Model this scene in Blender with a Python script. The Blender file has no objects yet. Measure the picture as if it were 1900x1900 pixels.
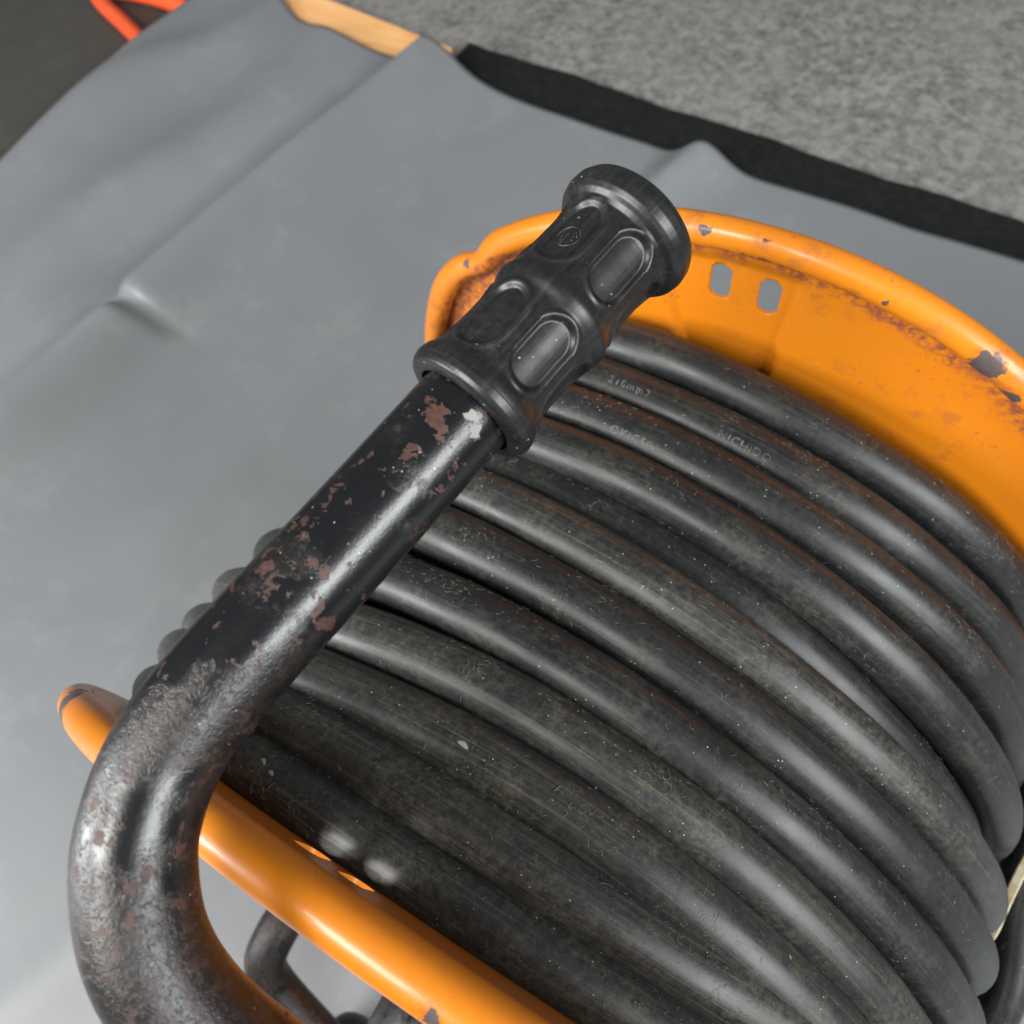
import bpy, bmesh, math, random
from mathutils import Vector, Matrix, noise as mnoise
random.seed(7)
S = bpy.context.scene
COL = S.collection
PI = math.pi

# ------------------------------------------------------------------ camera
cam = bpy.data.cameras.new('camera'); cam_o = bpy.data.objects.new('camera', cam); COL.objects.link(cam_o)
RX = Vector((0.85926412, 0.50095959, -0.10346329)); UY = Vector((-0.39796379, 0.78175466, 0.48008798))
FW = Vector((-0.32138759, 0.37134774, -0.87109751)); CP = Vector((0.05671377, 0.0260626, 0.43987647))
m = Matrix.Identity(4)
for i in range(3):
    m[i][0], m[i][1], m[i][2], m[i][3] = RX[i], UY[i], -FW[i], CP[i]
cam_o.matrix_world = m
cam.sensor_width = 36; cam.lens = 36 * 1498.65 / 1900
cam.clip_start = .01; cam.clip_end = 200
cam.dof.use_dof = True; cam.dof.focus_distance = .25; cam.dof.aperture_fstop = 14
S.camera = cam_o

# ------------------------------------------------------------------ light
# indoor daylight: a dim room, one broad window on the right, a second low one on the left, a soft one overhead in front
W = bpy.data.worlds.new("World"); S.world = W; W.use_nodes = True
bg = W.node_tree.nodes['Background']; bg.inputs[0].default_value = (.93, .97, 1, 1); bg.inputs[1].default_value = .19
AIM = Vector((0, .14, .1))
def window(name, d, dist, w, h, E, col):
    d = Vector(d).normalized()
    a = bpy.data.lights.new(name, 'AREA'); a.shape = 'RECTANGLE'; a.size = w; a.size_y = h
    a.energy = E * PI * dist * dist; a.color = col
    o = bpy.data.objects.new(name, a); COL.objects.link(o); o.location = AIM + d * dist
    o.rotation_euler = (-d).to_track_quat('-Z', 'Y').to_euler()
window('window_right', (.84, -.18, .50), 2.6, 2.0, .75, 4.1, (.96, .985, 1))
window('window_left', (-.74, -.64, .26), 2.6, .75, .65, 2.6, (.95, .98, 1))
window('skylight', (-.24, -.70, .67), 2.8, 1.3, .9, 3.9, (1, .98, .95))
S.view_settings.view_transform = 'Standard'; S.view_settings.look = 'None'
S.view_settings.exposure = 0.12; S.view_settings.gamma = 1

# ------------------------------------------------------------------ node helper
class N:
    def __init__(s, name):
        s.m = bpy.data.materials.new(name); s.m.use_nodes = True
        s.t = s.m.node_tree; s.b = s.t.nodes['Principled BSDF']
        s.tc = s.t.nodes.new('ShaderNodeTexCoord')
    def put(s, sock, v):
        if hasattr(v, 'links'): s.t.links.new(v, sock)
        elif isinstance(v, tuple) and len(v) == 3 and sock.type == 'RGBA': sock.default_value = (*v, 1)
        else: sock.default_value = v
    def obj(s): return s.tc.outputs['Object']
    def uv(s): return s.tc.outputs['UV']
    def map(s, v, sc):
        n = s.t.nodes.new('ShaderNodeMapping'); s.put(n.inputs[0], v); n.inputs['Scale'].default_value = sc
        return n.outputs[0]
    def noise(s, v, sc, det=3, rough=.5, dist=0, col=False):
        n = s.t.nodes.new('ShaderNodeTexNoise'); s.put(n.inputs['Vector'], v); n.inputs['Scale'].default_value = sc
        n.inputs['Detail'].default_value = det; n.inputs['Roughness'].default_value = rough; n.inputs['Distortion'].default_value = dist
        return n.outputs['Color' if col else 'Fac']
    def voro(s, v, sc, feat='F1', rnd=1):
        n = s.t.nodes.new('ShaderNodeTexVoronoi'); n.feature = feat; s.put(n.inputs['Vector'], v); n.inputs['Scale'].default_value = sc
        n.inputs['Randomness'].default_value = rnd
        return n.outputs['Distance']
    def ma(s, op, a, b=0.0, c=None, clamp=False):
        n = s.t.nodes.new('ShaderNodeMath'); n.operation = op; n.use_clamp = clamp
        s.put(n.inputs[0], a); s.put(n.inputs[1], b)
        if c is not None: s.put(n.inputs[2], c)
        return n.outputs[0]
    def vm(s, op, a, b):
        n = s.t.nodes.new('ShaderNodeVectorMath'); n.operation = op; s.put(n.inputs[0], a); s.put(n.inputs[1], b)
        return n.outputs['Value'] if op in ('DISTANCE', 'LENGTH', 'DOT_PRODUCT') else n.outputs[0]
    def xyz(s, v):
        n = s.t.nodes.new('ShaderNodeSeparateXYZ'); s.put(n.inputs[0], v); return n.outputs
    def ss(s, v, a, b):            # smooth 0..1 between a and b
        n = s.t.nodes.new('ShaderNodeMapRange'); n.interpolation_type = 'SMOOTHSTEP'
        s.put(n.inputs[0], v); n.inputs[1].default_value = min(a, b); n.inputs[2].default_value = max(a, b)
        n.inputs[3].default_value = 0 if a < b else 1; n.inputs[4].default_value = 1 if a < b else 0
        return n.outputs[0]
    def mix(s, f, a, b):
        n = s.t.nodes.new('ShaderNodeMix'); n.data_type = 'RGBA'
        s.put(n.inputs[0], f); s.put(n.inputs[6], a); s.put(n.inputs[7], b); return n.outputs[2]
    def mixf(s, f, a, b):
        n = s.t.nodes.new('ShaderNodeMix'); s.put(n.inputs[0], f); s.put(n.inputs[2], a); s.put(n.inputs[3], b); return n.outputs[0]
    def bump(s, h, st, dist, prev=None):
        n = s.t.nodes.new('ShaderNodeBump'); n.inputs['Strength'].default_value = st; n.inputs['Distance'].default_value = dist
        s.put(n.inputs['Height'], h)
        if prev is not None: s.put(n.inputs['Normal'], prev)
        return n.outputs[0]
    def out(s, col, rough=.5, nrm=None, spec=.5, **k):
        s.put(s.b.inputs['Base Color'], col); s.put(s.b.inputs['Roughness'], rough)
        s.put(s.b.inputs['Specular IOR Level'], spec)
        if nrm is not None: s.put(s.b.inputs['Normal'], nrm)
        for a, v in k.items(): s.put(s.b.inputs[a.replace('_', ' ')], v)
        return s.m

# orange paint of the flanges; chips = bare spots (object space), groove = radius of the rusty groove
def orange(name, groove=None, chips=(), rust=1.0, dirt=.0):
    n = N(name); o = n.obj()
    base = n.mix(n.noise(o, 9, 4), (.56, .160, .005), (.65, .205, .009))
    warp = n.noise(o, 160, 4, .6)
    fine = n.noise(o, 420, 5, .65)
    mid = n.noise(o, 75, 5, .65)
    spots = n.ma('MULTIPLY', n.ss(fine, .60, .68), n.ss(n.noise(o, 28, 3), .45, .6))
    f = n.ma('MULTIPLY', spots, .8 * rust)
    stain = n.ma('MULTIPLY', n.ss(mid, .52, .66), n.ss(n.noise(o, 17, 3), .42, .58))
    f = n.ma('MAXIMUM', f, n.ma('MULTIPLY', stain, .38 * rust))
    if groove:
        p = n.xyz(o); r = n.ma('SQRT', n.ma('ADD', n.ma('MULTIPLY', p[0], p[0]), n.ma('MULTIPLY', p[2], p[2])))
        r = n.ma('ADD', r, n.ma('MULTIPLY', n.ma('SUBTRACT', n.noise(o, 45, 4), .5), .014))
        r = n.ma('ADD', r, n.ma('MULTIPLY', n.ma('SUBTRACT', warp, .5), .010))
        band = n.ma('MULTIPLY', n.ss(r, groove[0], groove[1]), n.ss(r, groove[3], groove[2]))
        g = n.ma('MULTIPLY', band, n.ss(n.noise(o, 240, 5, .7), .40, .58))
        f = n.ma('MAXIMUM', f, g)
    rustc = n.mix(n.noise(o, 300, 4), (.36, .075, .014), (.16, .058, .040))
    c = n.mix(f, base, rustc)
    rough = n.mixf(f, n.mixf(n.noise(o, 40, 3), .30, .44), .65)
    h = n.ma('ADD', n.ma('MULTIPLY', n.noise(o, 90, 3), .4), n.ma('MULTIPLY', f, -.3))
    if chips:
        cm = None
        wv = n.vm('ADD', o, n.vm('MULTIPLY', n.vm('SUBTRACT', n.noise(o, 190, 3, .6, 0, True), (.5, .5, .5)), (.009, .009, .009)))
        for (x, y, z, rad) in chips:
            d = n.vm('DISTANCE', wv, (x, y, z)); k = n.ss(d, rad * 1.06, rad * .92)
            cm = k if cm is None else n.ma('MAXIMUM', cm, k)
            halo = n.ma('MULTIPLY', n.ss(d, rad * 1.7, rad), n.ss(warp, .4, .6))
            c = n.mix(n.ma('MULTIPLY', halo, .55), c, (.34, .07, .012))
        metal = n.mix(n.noise(o, 260, 3), (.050, .036, .036), (.095, .074, .070))
        c = n.mix(cm, c, metal); rough = n.mixf(cm, rough, .6)
        h = n.ma('SUBTRACT', h, n.ma('MULTIPLY', cm, 1.2))
    return n.out(c, rough, n.bump(h, .35, .0006), .45, Coat_Weight=.18, Coat_Roughness=.12)

M_FAR = orange('orange_paint_far', (.180, .1875, .193, .199),
               [(.1015, .279, .163, .004)], 1.0)
M_FARRIM = orange('orange_paint_rim', (.190, .1935, .1965, .1992),
               [(.0909, .273, .181, .0066), (.1034, .2741, .1685, .0042), (-.0269, .2742, .2036, .0022), (-.0017, .275, .2062, .0021), (.048, .2735, .1965, .0016),
                (-.1534, .2738, .1355, .0032)], 1.15)
M_NEAR = orange('orange_paint_near', None, [], .45)
M_NEARRIM = orange('orange_paint_near_rim', None, [(.0268, -.0060, .2230, .0026), (-.1500, .0000, .1670, .0062), (-.1430, -.0060, .1680, .0050), (-.1560, .0060, .1600, .0042)], .5)

# black enamel of the tubes with rust
def enamel(name, amount, pale=()):
    n = N(name); o = n.obj()
    y = n.xyz(o)[1]
    low = n.ss(y, .05, -.01)                           # more rust towards the bend
    a = n.noise(o, 190, 5, .62, .4); b = n.noise(o, 300, 4, .6)
    rough_zone = n.ss(n.ma('ADD', n.noise(o, 38, 4, .6), n.ma('MULTIPLY', low, .12)), .52, .62)
    flake = n.ss(n.ma('ADD', n.ma('ADD', a, n.ma('MULTIPLY', b, .12)), n.ma('MULTIPLY', n.ss(n.noise(o, 30, 2), .38, .66), .10)), .755 - amount, .765 - amount)
    speck = n.ma('MULTIPLY', n.ss(n.noise(o, 420, 5, .75), .47, .60), n.ma('MULTIPLY', rough_zone, n.ss(n.noise(o, 55, 3), .34, .58)))
    c = n.mix(rough_zone, (.0045, .0051, .0062), (.0085, .0075, .0070))
    c = n.mix(n.ma('MULTIPLY', speck, .95), c, n.mix(n.noise(o, 140, 3), (.046, .019, .013), (.034, .029, .026)))
    pit = n.ss(n.noise(o, 620, 4, .7), .40, .56)
    c = n.mix(n.ma('MULTIPLY', flake, n.mixf(pit, .55, 1.0)), c, n.mix(n.noise(o, 130, 4), (.052, .017, .010), (.088, .035, .024)))
    rough = n.mixf(rough_zone, n.mixf(n.noise(o, 55, 4, .7), .19, .31), .35)
    rough = n.mixf(n.ma('MULTIPLY', speck, .6), rough, .55); rough = n.mixf(flake, rough, .58)
    h = n.ma('ADD', n.ma('MULTIPLY', n.noise(o, 1500, 3, .65), n.mixf(rough_zone, .45, 1.0)), n.ma('MULTIPLY', n.noise(o, 420, 3), .30))
    h = n.ma('SUBTRACT', h, n.ma('MULTIPLY', flake, 2.2))
    h = n.ma('SUBTRACT', h, n.ma('MULTIPLY', n.ma('MULTIPLY', n.ss(n.noise(o, 520, 3, .7), .52, .60), rough_zone), .9))
    for (x, yy, z, rad) in pale:
        wv = n.vm('ADD', o, n.vm('MULTIPLY', n.vm('SUBTRACT', n.noise(o, 260, 3, .6, 0, True), (.5, .5, .5)), (.006, .006, .006)))
        k = n.ss(n.vm('DISTANCE', wv, (x, yy, z)), rad * 1.05, rad * .95)
        c = n.mix(k, c, (.25, .24, .22)); rough = n.mixf(k, rough, .6)
    # dust grains
    k = n.ss(n.voro(o, 420), .10, .06)
    c = n.mix(n.ma('MULTIPLY', k, n.ss(n.noise(o, 60, 2), .55, .6)), c, (.42, .39, .34))
    return n.out(c, rough, n.bump(h, .30, .0005), .6)

def rubber(name, base, dusty, dust=.35, grip=False):
    n = N(name); o = n.obj(); u = n.uv()
    us = n.map(u, (1, 1, 1))
    d1 = n.ss(n.noise(o, 34, 5, .65), .42, .72); d2 = n.noise(o, 330, 5, .72)
    long_s = n.noise(n.map(u, (14, 700, 1)), 1, 4, .6)                 # streaks along the cable
    scr = n.ma('MULTIPLY', n.ss(n.noise(n.map(u, (70, 420, 1)), 1, 5, .75, 1.4), .60, .70), n.ss(n.noise(o, 50, 3), .45, .6))
    cross = n.ma('MULTIPLY', n.ss(n.noise(n.map(u, (900, 90, 1)), 1, 3, .6, .5), .68, .78), n.ss(n.noise(o, 42, 3), .5, .62))
    f = n.ma('MULTIPLY', n.ma('ADD', n.ma('MULTIPLY', d1, .75), .25), n.ma('MULTIPLY', n.ss(d2, .34, .68), dust))
    grit = n.ma('MULTIPLY', n.ss(n.noise(o, 1100, 4, .75), .56, .70), n.ss(n.noise(o, 120, 4, .6), .40, .62))
    f = n.ma('ADD', f, n.ma('MULTIPLY', grit, dust * .9))
    fine_s = n.ma('MULTIPLY', n.ss(n.noise(n.map(u, (22, 2600, 1)), 1, 4, .65, .3), .56, .72), n.ss(n.noise(o, 26, 3), .40, .60))
    f = n.ma('ADD', f, n.ma('MULTIPLY', fine_s, dust * .8))
    f = n.ma('ADD', f, n.ma('MULTIPLY', n.ss(long_s, .48, .75), dust * .55))
    f = n.ma('ADD', f, n.ma('MULTIPLY', scr, dust * 1.1))
    f = n.ma('ADD', f, n.ma('MULTIPLY', cross, dust * 1.0), clamp=True)
    tan = n.mix(n.noise(o, 60, 3), dusty, (dusty[0] * 1.25, dusty[1] * 1.1, dusty[2] * .8))
    c = n.mix(f, base, tan)
    sp = n.ma('MULTIPLY', n.ss(n.voro(o, 330), .11, .07), n.ss(n.noise(o, 90, 2), .54, .6))
    c = n.mix(n.ma('MULTIPLY', sp, .7), c, (.5, .47, .42))
    rough = n.mixf(n.noise(o, 60, 4, .6), .27 if not grip else .29, .50 if not grip else .42)
    rough = n.mixf(f, rough, .62)
    h = n.ma('ADD', n.ma('MULTIPLY', n.noise(n.map(u, (60, 900, 1)), 1, 3), .5), n.ma('MULTIPLY', d2, .4))
    return n.out(c, rough, n.bump(h, .30, .0003), .5 if grip else .42)

M_CABLE = rubber('black_rubber_cable', (.0085, .0103, .0120), (.125, .121, .106), .28)
M_CABLE_DUSTY_LIT = rubber('black_rubber_cable_dusty_lit', (.0170, .0197, .0212), (.175, .168, .138), .44)  # near turns: more dust, and base colour lightened to stand in for light
M_CABLE_P = rubber('black_rubber_cable_scuffed', (.016, .0178, .0185), (.155, .150, .134), .46)
M_GRIP = rubber('black_grip_plastic', (.0060, .0068, .0075), (.075, .075, .073), .26, True)
n = N('raised_print'); M_PRINT = n.out(n.mix(n.ss(n.noise(n.obj(), 500, 3), .42, .62), (.045, .045, .045), (.14, .138, .128)), .55)
n = N('emblem_plastic'); M_EMB = n.out(n.mix(n.ss(n.noise(n.obj(), 420, 3), .45, .6), (.015, .016, .017), (.06, .06, .06)), .32)
M_TUBE = enamel('black_enamel', .022, [(-.0253, .1135, .2794, .0015), (-.0232, .1112, .2767, .0018)])
M_LEG = enamel('black_enamel_leg', -.02)
M_LEG.node_tree.nodes['Principled BSDF'].inputs['Specular IOR Level'].default_value = .25
n = N('lint'); M_LINT = n.out(n.mix(n.noise(n.obj(), 60, 2), (.12, .11, .085), (.34, .32, .27)), .8)
n = N('nylon'); M_TIE = n.out(n.mix(n.ss(n.noise(n.obj(), 160, 4), .4, .62), (.74, .68, .50), (.60, .47, .24)), .5)
n = N('dark_core'); M_CORE = n.out((.02, .018, .016), .7)

# grey vinyl
n = N('grey_vinyl'); o = n.obj()
c = n.mix(n.noise(o, 5, 3), (.162, .170, .177), (.188, .195, .200))
c = n.mix(n.ma('MULTIPLY', n.ss(n.noise(o, 14, 5, .7), .5, .75), .30), c, (.26, .265, .265))
sp = n.ma('MULTIPLY', n.ss(n.voro(o, 55), .06, .035), n.ss(n.noise(o, 7, 2), .56, .6))
c = n.mix(n.ma('MULTIPLY', sp, .5), c, (.45, .45, .44))
sc_ = n.ma('MULTIPLY', n.ss(n.noise(n.map(o, (160, 9, 1)), 1, 4, .65, .8), .62, .74), n.ss(n.noise(o, 6, 3), .48, .62))
c = n.mix(n.ma('MULTIPLY', sc_, .28), c, (.33, .335, .34))
grain = n.ma('ADD', n.voro(o, 950), n.ma('MULTIPLY', n.noise(o, 420, 3), .6))
M_VINYL = n.out(c, n.mixf(n.noise(o, 12, 4), .32, .46), n.bump(grain, .18, .0004), .6)
# stone look floor
n = N('mottled_stone'); o = n.obj()
a = n.noise(o, 62, 8, .80); b = n.noise(o, 16, 5, .65); d = n.noise(o, 210, 4, .7)
c = n.mix(n.ss(a, .36, .64), (.090, .085, .078), (.275, .265, .250))
c = n.mix(n.ma('MULTIPLY', n.ss(b, .4, .65), .5), c, (.215, .205, .19))
c = n.mix(n.ma('MULTIPLY', n.ss(d, .56, .68), .6), c, (.10, .093, .084))
M_STONE = n.out(c, .62, n.bump(a, .1, .001), .35)
n = N('dark_floor'); o = n.obj()
c = n.mix(n.noise(o, 6, 5, .6), (.045, .042, .036), (.062, .058, .050)); c = n.mix(n.ma('MULTIPLY', n.ss(n.noise(o, 30, 5), .5, .7), .25), c, (.085, .08, .07))
M_DARK = n.out(c, .55, None, .4)
n = N('black_mat'); o = n.obj()
p = n.xyz(o); rib = n.ma('SINE', n.ma('MULTIPLY', n.ma('ADD', p[1], n.ma('MULTIPLY', p[0], .085)), 1050))
M_MAT = n.out(n.mix(n.ss(n.noise(o, 90, 5, .7), .4, .7), (.006, .0065, .0065), (.013, .0135, .0135)), .75, n.bump(n.ma('ADD', rib, n.ma('MULTIPLY', n.noise(o, 300, 3), 1.2)), .6, .0009), .2)
n = N('pine_wood'); o = n.obj()
g = n.noise(n.map(o, (3.5, 60, 40)), 1, 5, .6, 1.2); k = n.noise(n.map(o, (14, 30, 30)), 1, 3, .5)
c = n.mix(n.ss(g, .3, .7), (.80, .40, .14), (.92, .53, .23)); c = n.mix(n.ma('MULTIPLY', n.ss(k, .6, .72), .5), c, (.38, .15, .05))
M_WOOD = n.out(c, .5, None, .4)
n = N('wood_end'); M_WOODEDGE = n.out((.42, .17, .05), .6)
n = N('red_orange_plastic'); M_RED = n.out(n.mix(n.noise(n.obj(), 30, 3), (.75, .075, .016), (.85, .11, .025)), .5)

# ------------------------------------------------------------------ object helpers
def mk(name, verts, faces, mat, parent=None, uvs=None, smooth=True, loc=(0, 0, 0)):
    me = bpy.data.meshes.new(name); me.from_pydata([tuple(Vector(v) - Vector(loc)) for v in verts], [], faces)
    if uvs is not None:
        l = me.uv_layers.new(name='UVMap')
        for poly in me.polygons:
            for li, vi in zip(poly.loop_indices, poly.vertices):
                l.data[li].uv = uvs[vi]
    me.polygons.foreach_set('use_smooth', [smooth] * len(me.polygons))
    me.materials.append(mat); me.update()
    ob = bpy.data.objects.new(name, me); COL.objects.link(ob)
    ob.location = loc
    if parent is not None:
        ob.parent = parent
        ob.matrix_parent_inverse = world(parent).inverted()
    return ob
def world(o):
    mm = Matrix.LocRotScale(o.location, o.rotation_euler, o.scale)
    return mm if o.parent is None else world(o.parent) @ o.matrix_parent_inverse @ mm
def thing(name, label, cat, loc, group=None):
    o = bpy.data.objects.new(name, None); COL.objects.link(o); o.location = loc; o.empty_display_size = .05
    return tag(o, label, cat, group)
def tag(o, label, cat, group=None):
    o['label'] = label; o['category'] = cat
    if group: o['group'] = group
    return o

def catmull(pts, step):
    pts = [Vector(p) for p in pts]; P = [2 * pts[0] - pts[1]] + pts + [2 * pts[-1] - pts[-2]]
    out = []
    for i in range(1, len(P) - 2):
        k = max(2, int((P[i + 1] - P[i]).length / step))
        for j in range(k):
            t = j / k; a, b, c, d = P[i - 1], P[i], P[i + 1], P[i + 2]
            out.append(.5 * ((2 * b) + (c - a) * t + (2 * a - 5 * b + 4 * c - d) * t * t + (3 * b - a - 3 * c + d) * t ** 3))
    out.append(pts[-1]); return out

def tube(path, rad, sides=24, caps=True, rfun=None):
    V, F, U = [], [], []
    n = len(path); s = 0; T0 = (path[1] - path[0]).normalized()
    ref = Vector((0, 0, 1)) if abs(T0.z) < .9 else Vector((1, 0, 0))
    nx = (ref - T0 * ref.dot(T0)).normalized(); 
    for i, p in enumerate(path):
        t = (path[min(i + 1, n - 1)] - path[max(i - 1, 0)]).normalized()
        nx = (nx - t * nx.dot(t)).normalized(); ny = t.cross(nx)
        if i: s += (p - path[i - 1]).length
        for j in range(sides + 1):
            a = 2 * PI * j / sides; r = rad if rfun is None else rfun(s, a, i)
            V.append(p + (nx * math.cos(a) + ny * math.sin(a)) * r); U.append((s, rad * a))
    w = sides + 1
    for i in range(n - 1):
        for j in range(sides):
            F.append((i * w + j, i * w + j + 1, (i + 1) * w + j + 1, (i + 1) * w + j))
    if caps:
        for i, rev in ((0, True), (n - 1, False)):
            k = len(V); V.append(path[i]); U.append((s if i else 0, 0))
            for j in range(sides):
                f = (k, i * w + j, i * w + j + 1); F.append(f[::-1] if rev else f)
    return V, F, U

def box(name, x0, x1, y0, y1, z0, z1, mat, parent=None, bev=.002):
    bm = bmesh.new(); bmesh.ops.create_cube(bm, size=1)
    for v in bm.verts: v.co = Vector(((x0 if v.co.x < 0 else x1), (y0 if v.co.y < 0 else y1), (z0 if v.co.z < 0 else z1)))
    bmesh.ops.bevel(bm, geom=list(bm.edges), offset=bev, segments=2, affect='EDGES')
    me = bpy.data.meshes.new(name); bm.to_mesh(me); bm.free(); me.materials.append(mat)
    ob = bpy.data.objects.new(name, me); COL.objects.link(ob)
    if parent is not None: ob.parent = parent; ob.matrix_parent_inverse = world(parent).inverted()
    return ob

def sst(a, b, x):
    t = min(1, max(0, (x - a) / (b - a))); return t * t * (3 - 2 * t)

# ------------------------------------------------------------------ setting: floors
ZF = -.315
def plane(name, x0, x1, y0, y1, z, mat):
    ob = mk(name, [(x0, y0, z), (x1, y0, z), (x1, y1, z), (x0, y1, z)], [(0, 1, 2, 3)], mat, smooth=False); ob['kind'] = 'structure'; return ob
plane('floor', -8, 8, -8, 8, ZF, M_DARK)
board = box('ground_board', -1.165, 1.25, -.88, .855, ZF + .0005, -.2845, M_CORE); board['kind'] = 'structure'
stone = box('stone_floor', -1.02, 4, .86, 5, ZF + .0005, -.280, M_STONE, bev=.001); stone['kind'] = 'structure'

# black mat strip along the sheet's far edge, lying on the stone floor (a little skewed)
def strip(name, xa, xb, mat, top, segs=60):
    V, F = [], []
    for i in range(segs + 1):
        x = xa + (xb - xa) * i / segs
        yb = .9955 + (x + .592) * (-.0860) + .0025 * math.sin(x * 23) + .0015 * math.sin(x * 61)
        for (yy, zz) in ((.86, -.2795), (.86, top), (yb - .002, top), (yb, top - .002), (yb, -.2795)):
            V.append((x, yy, zz))
        if i:
            for k in range(4): F.append(((i - 1) * 5 + k, (i - 1) * 5 + k + 1, i * 5 + k + 1, i * 5 + k))
    F.append((0, 1, 2, 3, 4)[::-1]); F.append(tuple(segs * 5 + k for k in range(5)))
    return mk(name, V, F, mat, smooth=False)
mat_o = strip('rubber_mat', -.672, 1.6, M_MAT, -.2745)
tag(mat_o, 'thin black ribbed mat strip between the grey sheet and the mottled grey floor', 'mat')

V = [(-1.04, .86, -.2795), (-.690, .86, -.2795), (-.688, .9765, -.2795), (-1.04, 1.029, -.2795)]
V = V + [(x, y, -.2725) for x, y, z in V]
wood = mk('wooden_plank', V, [(3, 2, 1, 0), (4, 5, 6, 7), (0, 1, 5, 4), (1, 2, 6, 5), (2, 3, 7, 6), (3, 0, 4, 7)], M_WOOD, smooth=False)
bv = wood.modifiers.new('b', 'BEVEL'); bv.width = .0015; bv.segments = 2
tag(wood, 'pale pine plank sticking out from under the far corner of the grey sheet', 'plank')

# loop of red-orange cord beside the sheet
zc = ZF + .0140
cp = catmull([(-1.17, .950, zc), (-1.233, .9455, zc), (-1.31, .949, zc), (-1.393, .940, zc), (-1.418, .920, zc), (-1.386, .899, zc), (-1.30, .866, zc), (-1.231, .838, zc), (-1.17, .812, zc)], .008)
V, F, U = tube(cp, .0135, 16)
tag(mk('cord', V, F, M_RED, uvs=U), 'bright red-orange cord doubled back in a loop on the dark floor', 'cord')

# ------------------------------------------------------------------ grey vinyl sheet with folds
def hsheet(x, y):
    h = 0
    xr = -.789 + (y - .15) * .137 + .004 * math.sin(y * 9)
    amp = .047 + .004 * sst(.55, .92, y)
    kink = math.exp(-((y - .352) / .012) ** 2)
    amp *= 1 - .30 * kink
    amp *= sst(-.7, .0, y)
    d = x - xr + .008 * sst(.345, .36, y) - .004
    wl = .026; wr = .070 + .02 * sst(.3, .9, y)
    if d < 0: f = math.exp(-(d / wl) ** 2)
    else: f = .80 * math.exp(-(d / .058) ** 2) + .20 * math.exp(-(d / wr) ** 2)
    h += amp * f
    # hollow running along the left of the ridge, then soft rolls to the left edge
    e = xr - x
    h += .021 * math.exp(-((e - .21 - .05 * math.sin(y * 5 + 1)) / .07) ** 2) * (.75 + .6 * mnoise.noise(Vector((x * 4, y * 3.2, 1))))
    h += .018 * math.exp(-((e - .37 + .05 * math.sin(y * 7)) / .05) ** 2) * (.8 + .5 * math.sin(y * 11 + .6))
    h += .011 * sst(.0, .1, e) * mnoise.noise(Vector((x * 7, y * 5, 3)))
    # short fold at the far edge
    x2 = -.238 + (y - .9) * .35
    h += .034 * sst(.70, .91, y) * math.exp(-((x - x2) / (.030 if x < x2 else .042)) ** 2)
    # shallow lines in front and near the lower left corner
    h += .0055 * math.exp(-((x + .50 - (y - .3) * .10) / .035) ** 2) * sst(.05, .2, y) * (1 - sst(.45, .6, y))
    h += .0020 * math.exp(-(((x + .335) - (y + .21) * .35) / .020) ** 2) * sst(.02, -.15, y) if y < .02 else 0
    h += .0045 * mnoise.noise(Vector((x * 3.4, y * 3, 5))) + .0012 * mnoise.noise(Vector((x * 13, y * 11, 2))) + .0045
    # edge droops
    h -= .010 * (1 - sst(-1.195, -1.17, x))
    return h
EDGE = [(-1.3, 1.10), (-1.03, .985), (-.975, .952), (-.917, .9265), (-.85, .916), (-.761, .912), (-.647, .9146), (-.54, .9026), (-.325, .887), (-.25, .879), (-.172, .8758), (-.07, .8738),
        (.023, .8640), (.144, .8600), (1.4, .79)]
def lerp_tab(T, x):
    for a, b in zip(T, T[1:]):
        if a[0] <= x <= b[0]: return a[1] + (b[1] - a[1]) * (x - a[0]) / (b[0] - a[0])
    return T[-1][1]
def axis(a, b, coarse, zones):
    out = [a]; x = a
    while x < b:
        st = coarse
        for (p, q, s_) in zones:
            if p <= x <= q: st = min(st, s_)
        x = min(b, x + st); out.append(x)
    return out
xs = axis(-1.195, 1.3, .02, [(-1.195, -1.15, .006), (-.86, -.62, .0035), (-.36, -.12, .006)])
NY = 230; ys = [-.9 + i * (1.83) / NY for i in range(NY + 1)]
V, F = [], []
for j, y in enumerate(ys):
    for x in xs:
        yt = y
        if j > NY - 40:                                   # far edge line, slightly skewed and wavy
            k = (j - (NY - 40)) / 40
            edge = lerp_tab(EDGE, x)
            y0 = ys[NY - 40]; yt = y0 + (edge - y0) * k
        V.append((x + (.006 * math.sin(yt * 5) if x < -1.1 else 0), yt, -.272 + hsheet(x, yt)))
nx_ = len(xs)
for j in range(NY):
    for i in range(nx_ - 1):
        F.append((j * nx_ + i, j * nx_ + i + 1, (j + 1) * nx_ + i + 1, (j + 1) * nx_ + i))
sheet = mk('vinyl_sheet', V, F, M_VINYL)
md = sheet.modifiers.new('thick', 'SOLIDIFY'); md.thickness = .0014; md.offset = -1
tag(sheet, 'grey leather-like vinyl sheet with long creases spread under the cable reel', 'sheet')

# ------------------------------------------------------------------ cable reel
reel = thing('cable_reel', 'orange steel cable reel with black tube frame standing on the grey sheet', 'cable reel', (0, 0, -.27))
WF = .28

def torus_rim(R, y0, rt, fun=None, seg=400, sides=28):
    V, F, U = [], [], []
    for i in range(seg):
        t = 2 * PI * i / seg; dr, sc = fun(t) if fun else (0, 1)
        for j in range(sides):
            a = 2 * PI * j / sides; r = R + dr + rt * sc * math.cos(a)
            V.append((r * math.sin(t), y0 + rt * sc * math.sin(a), r * math.cos(t)))
    for i in range(seg):
        for j in range(sides):
            a, b = i * sides + j, i * sides + (j + 1) % sides
            c, d = ((i + 1) % seg) * sides + (j + 1) % sides, ((i + 1) % seg) * sides + j
            F.append((a, b, c, d))
    return V, F

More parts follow.
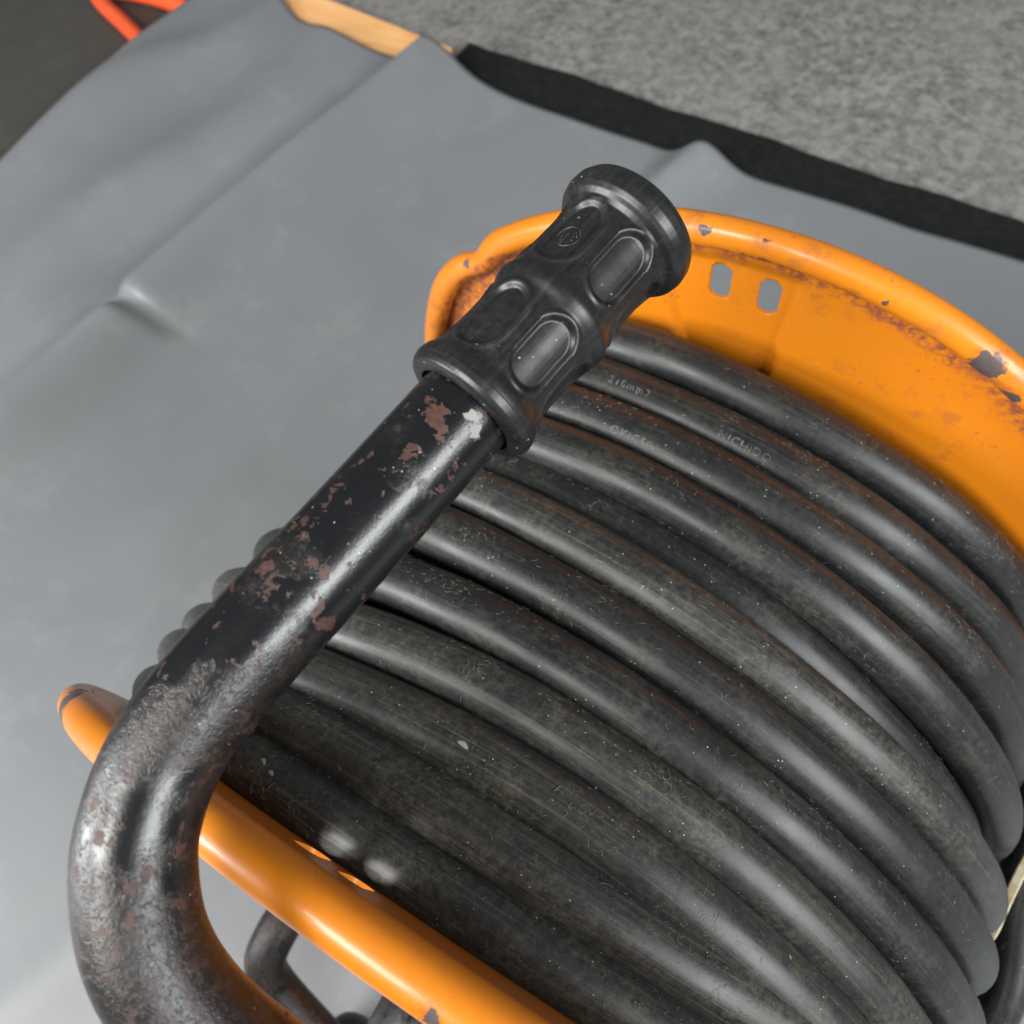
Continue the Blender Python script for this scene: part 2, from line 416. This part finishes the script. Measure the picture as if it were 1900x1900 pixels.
def disc(name, R, y0, side, slots, pad, mat, slot_r):
    """pressed steel disc; side=+1 when the outside is towards +y"""
    V, F = [], []
    rings = [.03, .06, .09, .10, .11, .118, .126] + [.13 + i * (R - .13) / 34 for i in range(35)]
    seg = 720
    def yy(r, t):
        y = 0
        if pad:
            a0, a1, r0, r1 = pad
            k = sst(a0 - .025, a0 + .02, t) * (1 - sst(a1 - .016, a1 + .016, t)) * sst(r0 - .02, r0 + .012, r) * (1 - sst(r1 - .006, r1 + .004, r))
            y += side * .0042 * k
        y += side * .004 * sst(R - .016, R - .004, r) * .0
        return y0 + y
    for r in rings:
        for i in range(seg):
            t = 2 * PI * i / seg - PI
            V.append((r * math.sin(t), yy(r, t), r * math.cos(t)))
    for k in range(len(rings) - 1):
        for i in range(seg):
            a, b = k * seg + i, k * seg + (i + 1) % seg
            F.append((a, b, b + seg, a + seg))
    ob = mk(name, V, F, mat, reel)
    sol = ob.modifiers.new('t', 'SOLIDIFY'); sol.thickness = .0016; sol.offset = 0
    # cut the slots
    CV, CF = [], []
    for (ang, rr, hw, hl) in slots:
        base = len(CV); n_ = 20
        ring = []
        for i in range(2 * n_):
            a = PI * i / (n_ - 1) if i < n_ else PI + PI * (i - n_) / (n_ - 1)
            ring.append((hw * math.cos(a), hw * math.sin(a) + (hl - hw) * (1 if i < n_ else -1)))
        er, et = Vector((math.sin(ang), 0, math.cos(ang))), Vector((1, 0, 0))
        for yo in (-.02, .02):
            for (p, q) in ring:
                v = er * rr + et * p + Vector((0, 0, 1)) * q; CV.append((v.x, y0 + yo, v.z))
        L = len(ring)
        CF.append(tuple(base + i for i in range(L))); CF.append(tuple(base + L + i for i in range(L))[::-1])
        for i in range(L): CF.append((base + i, base + L + i, base + L + (i + 1) % L, base + (i + 1) % L)[::-1])
    cut = mk('cutter', CV, CF, mat, smooth=False)
    bmc = bmesh.new(); bmc.from_mesh(cut.data); bmesh.ops.recalc_face_normals(bmc, faces=bmc.faces); bmc.to_mesh(cut.data); bmc.free()
    bo = ob.modifiers.new('b', 'BOOLEAN'); bo.object = cut; bo.operation = 'DIFFERENCE'; bo.solver = 'EXACT'
    dg = bpy.context.evaluated_depsgraph_get(); dg.update()
    me = bpy.data.meshes.new_from_object(ob.evaluated_get(dg)); me.name = name
    ob.modifiers.clear(); ob.data = me
    bpy.data.objects.remove(cut)
    return ob

RF, RN, RT = .2012, .2182, .0068
D = math.radians
far = disc('flange', RF - .004, WF + .0045, 1, [(D(-7.06), .1660, .0049, .0102), (D(.75), .1646, .0049, .0102)], (D(-16), D(5.0), .112, .183), M_FAR, .166)
far['label'] = 'far orange flange with two slots and rust along its groove'
def far_fun(t):
    t = (t + PI) % (2 * PI) - PI
    k = math.exp(-((t + D(47)) / D(3.2)) ** 2)
    b = math.exp(-((t + D(58)) / D(8)) ** 2)
    return -.0036 * k + .0022 * b + .0006 * math.sin(t * 5), 1 - .10 * k + .06 * b
V, F = torus_rim(RF, WF - .0005, RT, far_fun)
mk('rim', V, F, M_FARRIM, far)
near = disc('flange', RN - .004, .0046, -1, [(D(-12.6), .1735, .0049, .0102), (D(-6.4), .1735, .0049, .0102), (D(35), .174, .005, .0102), (D(43), .174, .005, .0102)],
            None, M_NEAR, .174)
near['label'] = 'near orange flange seen edge-on'
V, F = torus_rim(RN, -.0006, .0076, lambda t: (.0004 * math.sin(3 * t), 1 - .22 * sst(D(33), D(56), -((t + PI) % (2 * PI) - PI))))
mk('rim', V, F, M_NEARRIM, near)
# drum between the flanges
V, F = [], []
for i in range(64):
    t = 2 * PI * i / 64
    for y in (-.004, WF + .004): V.append((.085 * math.sin(t), y, .085 * math.cos(t)))
for i in range(64): F.append((2 * i, 2 * i + 1, (2 * i + 3) % 128, (2 * i + 2) % 128))
mk('drum', V, F, M_CORE, reel)

# ---- handle tube
P1, P3 = Vector((-.0334, .1158, .2689)), Vector((-.0487, .0339, .2603))
AX = (P1 - P3).normalized()
hp = [P1 + AX * .062, P1 + AX * .03, P1, P1 - AX * .0425, P3, (-.0511, .0114, .2562), (-.0478, -.0055, .2513), (-.0416, -.0162, .2468), (-.0342, -.0245, .2413),
      (-.0250, -.0308, .2335), (-.0124, -.0348, .2250), (.0088, -.0375, .2130), (.0376, -.0408, .1956), (.070, -.0430, .165), (.082, -.0435, .120),
      (.060, -.0435, .055), (.018, -.0430, .008), (.0, -.042, 0)]
path = catmull(hp, .0025)
V, F, U = tube(path, .0136, 48)
handle = mk('handle', V, F, M_TUBE, reel, U)
# hub on the axle
V, F, U = tube([Vector((0, -.065, 0)), Vector((0, -.035, 0)), Vector((0, -.006, 0))], .028, 40)
mk('hub', V, F, M_LEG, reel, U)

# ---- rubber grip, a lathe with oval dimples
G0 = P1 + AX * .0035; L = .0755
prof = [(0, .0146), (0, .0172), (.0006, .0184), (.0018, .0191), (.0035, .0195), (.0055, .0193), (.0072, .0186), (.0085, .0177), (.0105, .0170), (.014, .0168), (.021, .0166),
        (.029, .0168), (.0322, .0171), (.0335, .0178), (.0348, .0184), (.0365, .0185), (.0380, .0179), (.0400, .0171), (.045, .0167), (.055, .0165), (.0605, .0166), (.0632, .0170),
        (.0645, .0180), (.0654, .0193), (.0668, .0203), (.069, .0208), (.0715, .0206), (.0735, .0197), (.0748, .0180), (.0755, .0150), (.0757, .008), (.0758, .0005)]
def rlin(s):
    for a, b in zip(prof, prof[1:]):
        if a[0] <= s <= b[0]:
            k = 0 if b[0] == a[0] else (s - a[0]) / (b[0] - a[0]); return a[1] + (b[1] - a[1]) * k
    return prof[-1][1]
def rprof(s):
    if s < .004 or s > .0605: return rlin(s)
    w = min(.0022, s - .0018, .0630 - s) ; k = 9
    return sum(rlin(s + w * (2 * q / (k - 1) - 1)) * (1 + math.cos(PI * (2 * q / (k - 1) - 1))) for q in range(k)) / sum(1 + math.cos(PI * (2 * q / (k - 1) - 1)) for q in range(k))
vdir = (CP - (G0 + AX * .03)); vdir = (vdir - AX * vdir.dot(AX)).normalized(); pdir = AX.cross(vdir)
if pdir.dot(RX) < 0: pdir = -pdir                     # pdir points to image right, vdir towards the camera
ovals = [(.0205, .0108, k) for k in range(6)] + [(.0520, .0110, k) for k in range(6)]
def dimple(s, ph, r):
    best = 0
    for (sc, hl, k) in ovals:
        pc = D(17.5 + 62 * k) if k < 6 else 0
        pc = D(17.5) + k * PI / 3
        dp = (ph - pc + PI) % (2 * PI) - PI
        w = .0066; q = dp * r
        e = max(0, abs(s - sc) - (hl - w)); dd = math.hypot(e, q) - w     # <0 inside the stadium
        if dd < .004:
            rim_ = .00045 * math.exp(-((dd - .0005) / .0007) ** 2)
            dip = -.00115 * (1 - sst(-.0013, -.0001, dd))
            best = rim_ + dip
    return best
V, F, U = [], [], []
ss_ = [0] + [i * L / 300 for i in range(1, 301)]
rows = [(0, .0146), (0, .0172)] + [(s, None) for s in ss_[1:]] + [(.0757, .008), (.0758, .0004)]
NS = 288
for (s, rr) in rows:
    for j in range(NS + 1):
        ph = 2 * PI * j / NS - PI
        r0 = rr if rr is not None else rprof(s)
        r = r0 + (dimple(s, ph, .0165) if rr is None and .006 < s < .064 else 0)
        V.append(G0 + AX * s + (vdir * math.cos(ph) + pdir * math.sin(ph)) * r); U.append((s, .0165 * ph))
for i in range(len(rows) - 1):
    for j in range(NS):
        a = i * (NS + 1) + j; F.append((a, a + 1, a + NS + 2, a + NS + 1))
# inner bore
k0 = len(V)
for s in (0, .02):
    for j in range(NS + 1):
        ph = 2 * PI * j / NS - PI; V.append(G0 + AX * s + (vdir * math.cos(ph) + pdir * math.sin(ph)) * .0146); U.append((s, .0146 * ph))
for j in range(NS): F.append((k0 + j, k0 + NS + 1 + j, k0 + NS + 2 + j, k0 + j + 1))
grip = mk('grip', V, F, M_GRIP, handle, U)
# round emblem moulded into the upper left oval
ph0 = D(17.5) - PI / 3; s0 = .0505
def on_grip(ds, q, lift):
    ph = ph0 + q / .0158; r = .0166 - .00115 + lift
    return G0 + AX * (s0 + ds) + (vdir * math.cos(ph) + pdir * math.sin(ph)) * r
EV, EF = [], []
def ebar(pts, w):
    path_ = [on_grip(a, b, .0001) for a, b in pts]
    v, f, _ = tube(path_, w, 8)
    k = len(EV); EV.extend(v); EF.extend([tuple(i + k for i in ff) for ff in f])
R_ = .0034
ebar([(R_ * math.cos(a * 2 * PI / 40), R_ * math.sin(a * 2 * PI / 40)) for a in range(41)], .00017)
def rot(p): c_, s_ = math.cos(D(-25)), math.sin(D(-25)); return (p[0] * c_ - p[1] * s_, p[0] * s_ + p[1] * c_)
def line(a, b): return [rot((a[0] + (b[0] - a[0]) * t / 6, a[1] + (b[1] - a[1]) * t / 6)) for t in range(7)]
for a, b in (((.0024, -.0018), (-.0024, -.0018)), ((-.0024, -.0018), (.0012, .0)), ((.0012, 0), (-.0018, .0014)), ((-.0018, .0014), (.0022, .0018)), ((.0022, .0018), (-.0006, .0026))):
    ebar(line(a, b), .00016)
mk('emblem', EV, EF, M_EMB, handle)

# ---- tube frame under the near flange
def leg(pts):
    V, F, U = tube(catmull(pts, .004), .0136, 32)
    return mk('leg', V, F, M_LEG, reel, U)
leg([(-.128, .16, -.150), (-.131, .06, -.138), (-.1332, -.01, -.1336), (-.1355, -.055, -.1345), (-.1362, -.074, -.138), (-.1345, -.089, -.1455), (-.1215, -.1005, -.163), (-.069, -.1196, -.2082),
     (-.02, -.136, -.246), (.02, -.145, -.2565), (.16, -.145, -.2565)])
leg([(-.0835, -.125, -.2560), (-.0790, -.108, -.218), (-.0537, -.0960, -.1990), (-.040, -.055, -.198), (-.030, .0, -.205), (-.02, .10, -.23), (-.015, .30, -.2560)])
leg([(-.17, .310, -.2568), (.0, .310, -.2568), (.17, .310, -.2568)])

# ------------------------------------------------------------------ the cable, wound in turns
cable = thing('rubber_cable', 'long black rubber cable wound in close turns between the orange flanges of the reel', 'cable', (0, .14, 0))
OX, OZ, RCN, RCF, YC = -.01249, -.07958, .2349, .2102, .0107
GP = [(0.00943,-0.00427,0.27514),(0.01031,-0.00802,0.24711),(0.01138,-0.00957,0.22319),(0.00352,-0.01150,0.20191),(-0.00160,-0.01113,0.17721),
      (0.00312,-0.01333,0.16075),(0.00031,-0.01536,0.13964),(-0.00325,-0.01153,0.11448),(-0.01181,-0.00345,0.09113),(-0.01593,-0.00118,0.06992),
      (-0.01178,-0.00188,0.04613),(-0.00938,-0.00774,0.02068),(0.0,-0.00796,0.00292)]
RC = .0121
def gp(k, t): a, b, c_ = GP[k]; return a * t * t + b * t + c_
def yc_(i, t):
    tc = min(1.30, max(-.62, t)); e = t - tc
    y = .5 * (gp(i, tc) + gp(i + 1, tc))
    if i == 11: y = max(y, .0162)
    if i == 10: y = max(y, .0368)
    return min(.268, max(.0162, y + (-.006 * e if e > 0 else -.003 * e)))
def rcen(y, t):
    R = RCN + (RCF - RCN) * (y - YC) / (WF - YC - .013)
    dx, dz = math.sin(t), math.cos(t); b = OX * dx + OZ * dz
    r = b + math.sqrt(max(1e-6, b * b - (OX * OX + OZ * OZ) + R * R))
    cap = .208 - .036 * sst(.085, .145, y) if t < 0 else .190 + (.024 if y > .16 else .016) * sst(.5, 1.3, t)
    k = .006; return -k * math.log(math.exp(-r / k) + math.exp(-cap / k))
DEPTH = {0: 0, 1: .003, 2: .0006, 3: 0.0, 4: .0115, 5: .0005, 6: .0, 7: 0.0, 8: .0008, 9: 0.0, 10: .0005, 11: .003}
NT = 240
def turn_pt(i, t, drop=0.0):
    y = yc_(i, t)
    yn = yc_(min(i + 1, 11), -PI); yp = yc_(max(i - 1, 0), PI)
    y += (0.5 * (yc_(i, PI) + yn) - yc_(i, PI)) * sst(1.9, PI, t) + (0.5 * (yc_(i, -PI) + yp) - yc_(i, -PI)) * sst(-1.5, -PI, t) if abs(t) > 1.2 else 0
    w1 = mnoise.noise(Vector((t * 1.3, i * 3.7, 2))); w2 = mnoise.noise(Vector((t * 1.1, i * 2.9, 9)))
    y += .0014 * w1
    r = rcen(y, t) - DEPTH[i] * (1 if i != 4 else .75 + .5 * sst(.2, 1.2, t)) + .0015 * w2 - drop
    return Vector((r * math.sin(t), y, r * math.cos(t)))
def sst_safe(): pass
PATHS = []
for i in range(12):
    pts = [turn_pt(i, -PI + 2 * PI * j / NT) for j in range(NT + 1)]
    PATHS.append(pts)
for i in range(11):                                    # join each turn to the next
    mid = (PATHS[i][-1] + PATHS[i + 1][0]) * .5
    PATHS[i][-1] = mid; PATHS[i + 1][0] = mid
TURNS = []
for i, pts in enumerate(PATHS):
    V, F, U = tube(pts, RC, 28, True, lambda q, a, k, i=i: RC * (1 + .012 * math.sin(q * 31 + i * 2.1) + .010 * math.sin(q * 83 + i)))
    U = [(u + i * 1.37, v + i * .21) for u, v in U]
    TURNS.append(mk('cable_turn', V, F, M_CABLE_P if i == 5 else M_CABLE_DUSTY_LIT if i >= 8 else M_CABLE, cable, U))
TURNS[5]['label'] = 'paler turn with long dusty scuffs'
# lower layer glimpsed in the gaps
for i in range(11):
    pts = []
    for j in range(97):
        t = -PI + 2 * PI * j / 96
        a, b = turn_pt(i, t), turn_pt(i + 1, t)
        c_ = (a + b) * .5; r = math.hypot(c_.x, c_.z); k = (r - .0195) / r
        pts.append(Vector((c_.x * k, c_.y, c_.z * k)))
    V, F, U = tube(pts, RC, 16)
    mk('lower_turn', V, F, M_CABLE, cable, U)

# raised lettering moulded on the cable
def frame_at(i, t):
    p = turn_pt(i, t); q = turn_pt(i, t + .002)
    T = (q - p).normalized(); R = Vector((math.sin(t), 0, math.cos(t))); R = (R - T * R.dot(T)).normalized()
    return p, T, R, T.cross(R)
def lettering(txt, i, t0, size, off, spacing=1.15):
    cu = bpy.data.curves.new('text', 'FONT'); cu.body = txt; cu.size = size; cu.space_character = spacing; cu.extrude = .0; cu.resolution_u = 2
    tmp = bpy.data.objects.new('tmp', cu); COL.objects.link(tmp)
    dg = bpy.context.evaluated_depsgraph_get(); me = bpy.data.meshes.new_from_object(tmp.evaluated_get(dg))
    bm = bmesh.new(); bm.from_mesh(me)
    bmesh.ops.subdivide_edges(bm, edges=[e for e in bm.edges if e.calc_length() > size * .3], cuts=2)
    ext = bmesh.ops.extrude_face_region(bm, geom=list(bm.faces))
    up = [v for v in ext['geom'] if isinstance(v, bmesh.types.BMVert)]
    for v in bm.verts: v.co.z = -.0004
    for v in up: v.co.z = .00022
    V = []
    for v in bm.verts:
        rr = (turn_pt(i, t0).xz).length; t = t0 + v.co.x / rr
        p, T, R, B = frame_at(i, t)
        a = off + v.co.y / RC
        V.append(p + (R * math.cos(a) + B * sgn * math.sin(a)) * (RC + v.co.z))
    F = [tuple(v.index for v in f.verts) for f in bm.faces]
    bm.free(); bpy.data.objects.remove(tmp)
    return mk('lettering', V, F, M_PRINT, TURNS[i], smooth=False)
sgn = 1 if frame_at(1, 0)[3].y > 0 else -1
lettering('210mm2', 1, D(-20.5), .0050, D(-24), 1.25)
lettering('NICHIDO', 1, D(3.0), .0050, D(-38))
lettering('OKIC500', 2, D(-14.0), .0052, D(-42))

# lint, hairs and flecks stuck to the rubber
LV, LF = [], []
def add(v, f):
    k = len(LV); LV.extend(v); LF.extend([tuple(i + k for i in ff) for ff in f])
rnd = random.Random(3)
CL = [(rnd.choice([0, 1, 2, 3, 4, 5, 6, 7, 8, 9, 9, 10, 10, 11, 11, 11]), rnd.uniform(-.65, 1.35), rnd.gauss(0, .7)) for _ in range(130)]
for q_ in range(2600):
    if q_ % 4:
        i, t, a = rnd.choice(CL); t += rnd.gauss(0, .05); a += rnd.gauss(0, .33)
    else:
        i = rnd.choice([0, 1, 2, 3, 4, 5, 6, 7, 8, 9, 9, 10, 10, 11, 11, 11]); t = rnd.uniform(-.65, 1.35); a = rnd.gauss(0, .75)
    ln = rnd.uniform(.0006, .0028); d0 = rnd.uniform(0, 2 * PI); cur = rnd.uniform(-1, 1) * 900
    pos_s, pos_q = 0, 0; path_ = []
    base_r = turn_pt(i, t).xz.length
    for k in range(5):
        tt = t + pos_s / base_r; p, T, R, B = frame_at(i, tt); aa = a + pos_q / RC
        path_.append(p + (R * math.cos(aa) + B * math.sin(aa)) * (RC + .00006 + (.0001 if 0 < k < 4 else 0)))
        pos_s += ln / 4 * math.cos(d0); pos_q += ln / 4 * math.sin(d0); d0 += cur * ln / 4
    v, f, _ = tube(path_, rnd.uniform(.000028, .00006), 4, False); add(v, f)
for _ in range(420):
    i = rnd.randrange(12); t = rnd.uniform(-.65, 1.35); a = rnd.gauss(0, .8); s_ = rnd.uniform(.00008, .00022)
    p, T, R, B = frame_at(i, t); nr = R * math.cos(a) + B * math.sin(a); q = p + nr * RC; e = B * math.cos(a) - R * math.sin(a)
    v = [q + T * s_ * rnd.uniform(.6, 1.4), q + e * s_, q - T * s_, q - e * s_ * rnd.uniform(.6, 1.4), q + nr * s_]
    add(v, [(0, 1, 4), (1, 2, 4), (2, 3, 4), (3, 0, 4)])
lint = mk('lint', LV, LF, M_LINT, cable, smooth=False); lint['kind'] = 'stuff'
# pale flecks
def fleck(i, t, a, w, h, rot_):
    p, T, R, B = frame_at(i, t); V = []
    for k in range(14):
        b = 2 * PI * k / 14; rr = 1 + .18 * math.sin(3 * b + rot_)
        x = w * math.cos(b) * rr; y = h * math.sin(b) * rr
        x, y = x * math.cos(rot_) - y * math.sin(rot_), x * math.sin(rot_) + y * math.cos(rot_)
        p2, T2, R2, B2 = frame_at(i, t + x / .16); aa = a + y / RC
        V.append(p2 + (R2 * math.cos(aa) + B2 * math.sin(aa)) * (RC + .00012))
    aa = a; V.append(p + (R * math.cos(aa) + B * math.sin(aa)) * (RC + .0003))
    return mk('fleck', V, [(k, (k + 1) % 14, 14) for k in range(14)], M_FLECK, TURNS[i])
n = N('pale_fleck'); M_FLECK = n.out(n.mix(n.noise(n.obj(), 300, 3), (.20, .205, .21), (.40, .39, .37)), .6)
fleck(9, D(-5.5), 0.0, .0022, .0009, .15); fleck(8, D(11.6), -sgn * 1.0, .0006, .0004, .6); fleck(9, D(39.9), sgn * .5, .0007, .0004, .9)
fleck(9, D(57), sgn * .4, .0015, .0012, .4); fleck(9, D(54.9), sgn * .1, .0017, .0010, 1.2)
fleck(2, D(86), sgn * .3, .0016, .0009, .3); fleck(11, D(-27), sgn * .25, .0016, .0007, .5); fleck(11, D(-25), sgn * .1, .0012, .0007, .2)

# a loose length of the cable hanging behind the coil on the right
tl = [(.180, .275, -.02), (.212, .235, -.036), (.2279, .202, -.0534), (.2327, .1751, -.0666), (.2386, .1547, -.0775), (.2454, .1349, -.0885), (.2492, .1133, -.0991), (.250, .080, -.125), (.235, .03, -.18), (.20, -.02, -.235), (.12, -.06, -.257), (.0, -.07, -.2575)]
V, F, U = tube(catmull(tl, .004), RC, 24)
mk('loose_end', V, F, M_CABLE, cable, U)
# pale cable tie on the right
tp = [Vector(p) for p in ((.222, .205, -.022), (.2206, .1815, -.025), (.2176, .1626, -.0262), (.2154, .1432, -.0279), (.2152, .1295, -.0337), (.214, .1204, -.0501), (.205, .112, -.065))]
V, F, U = [], [], []
pp = catmull(tp, .002)
for i, p in enumerate(pp):
    t = (pp[min(i + 1, len(pp) - 1)] - pp[max(i - 1, 0)]).normalized(); o_ = (CP - p); o_ = (o_ - t * o_.dot(t)).normalized(); w_ = t.cross(o_)
    for (a, b) in ((-.0023, 0), (-.0018, .0008), (.0018, .0008), (.0023, 0), (.0018, -.0005), (-.0018, -.0005)): V.append(p + w_ * a + o_ * b)
    if i:
        for k in range(6): F.append(((i - 1) * 6 + k, (i - 1) * 6 + (k + 1) % 6, i * 6 + (k + 1) % 6, i * 6 + k))
tie = mk('cable_tie', V, F, M_TIE, smooth=False)
tag(tie, 'narrow cream plastic tie around the cable at the right of the reel', 'cable tie')
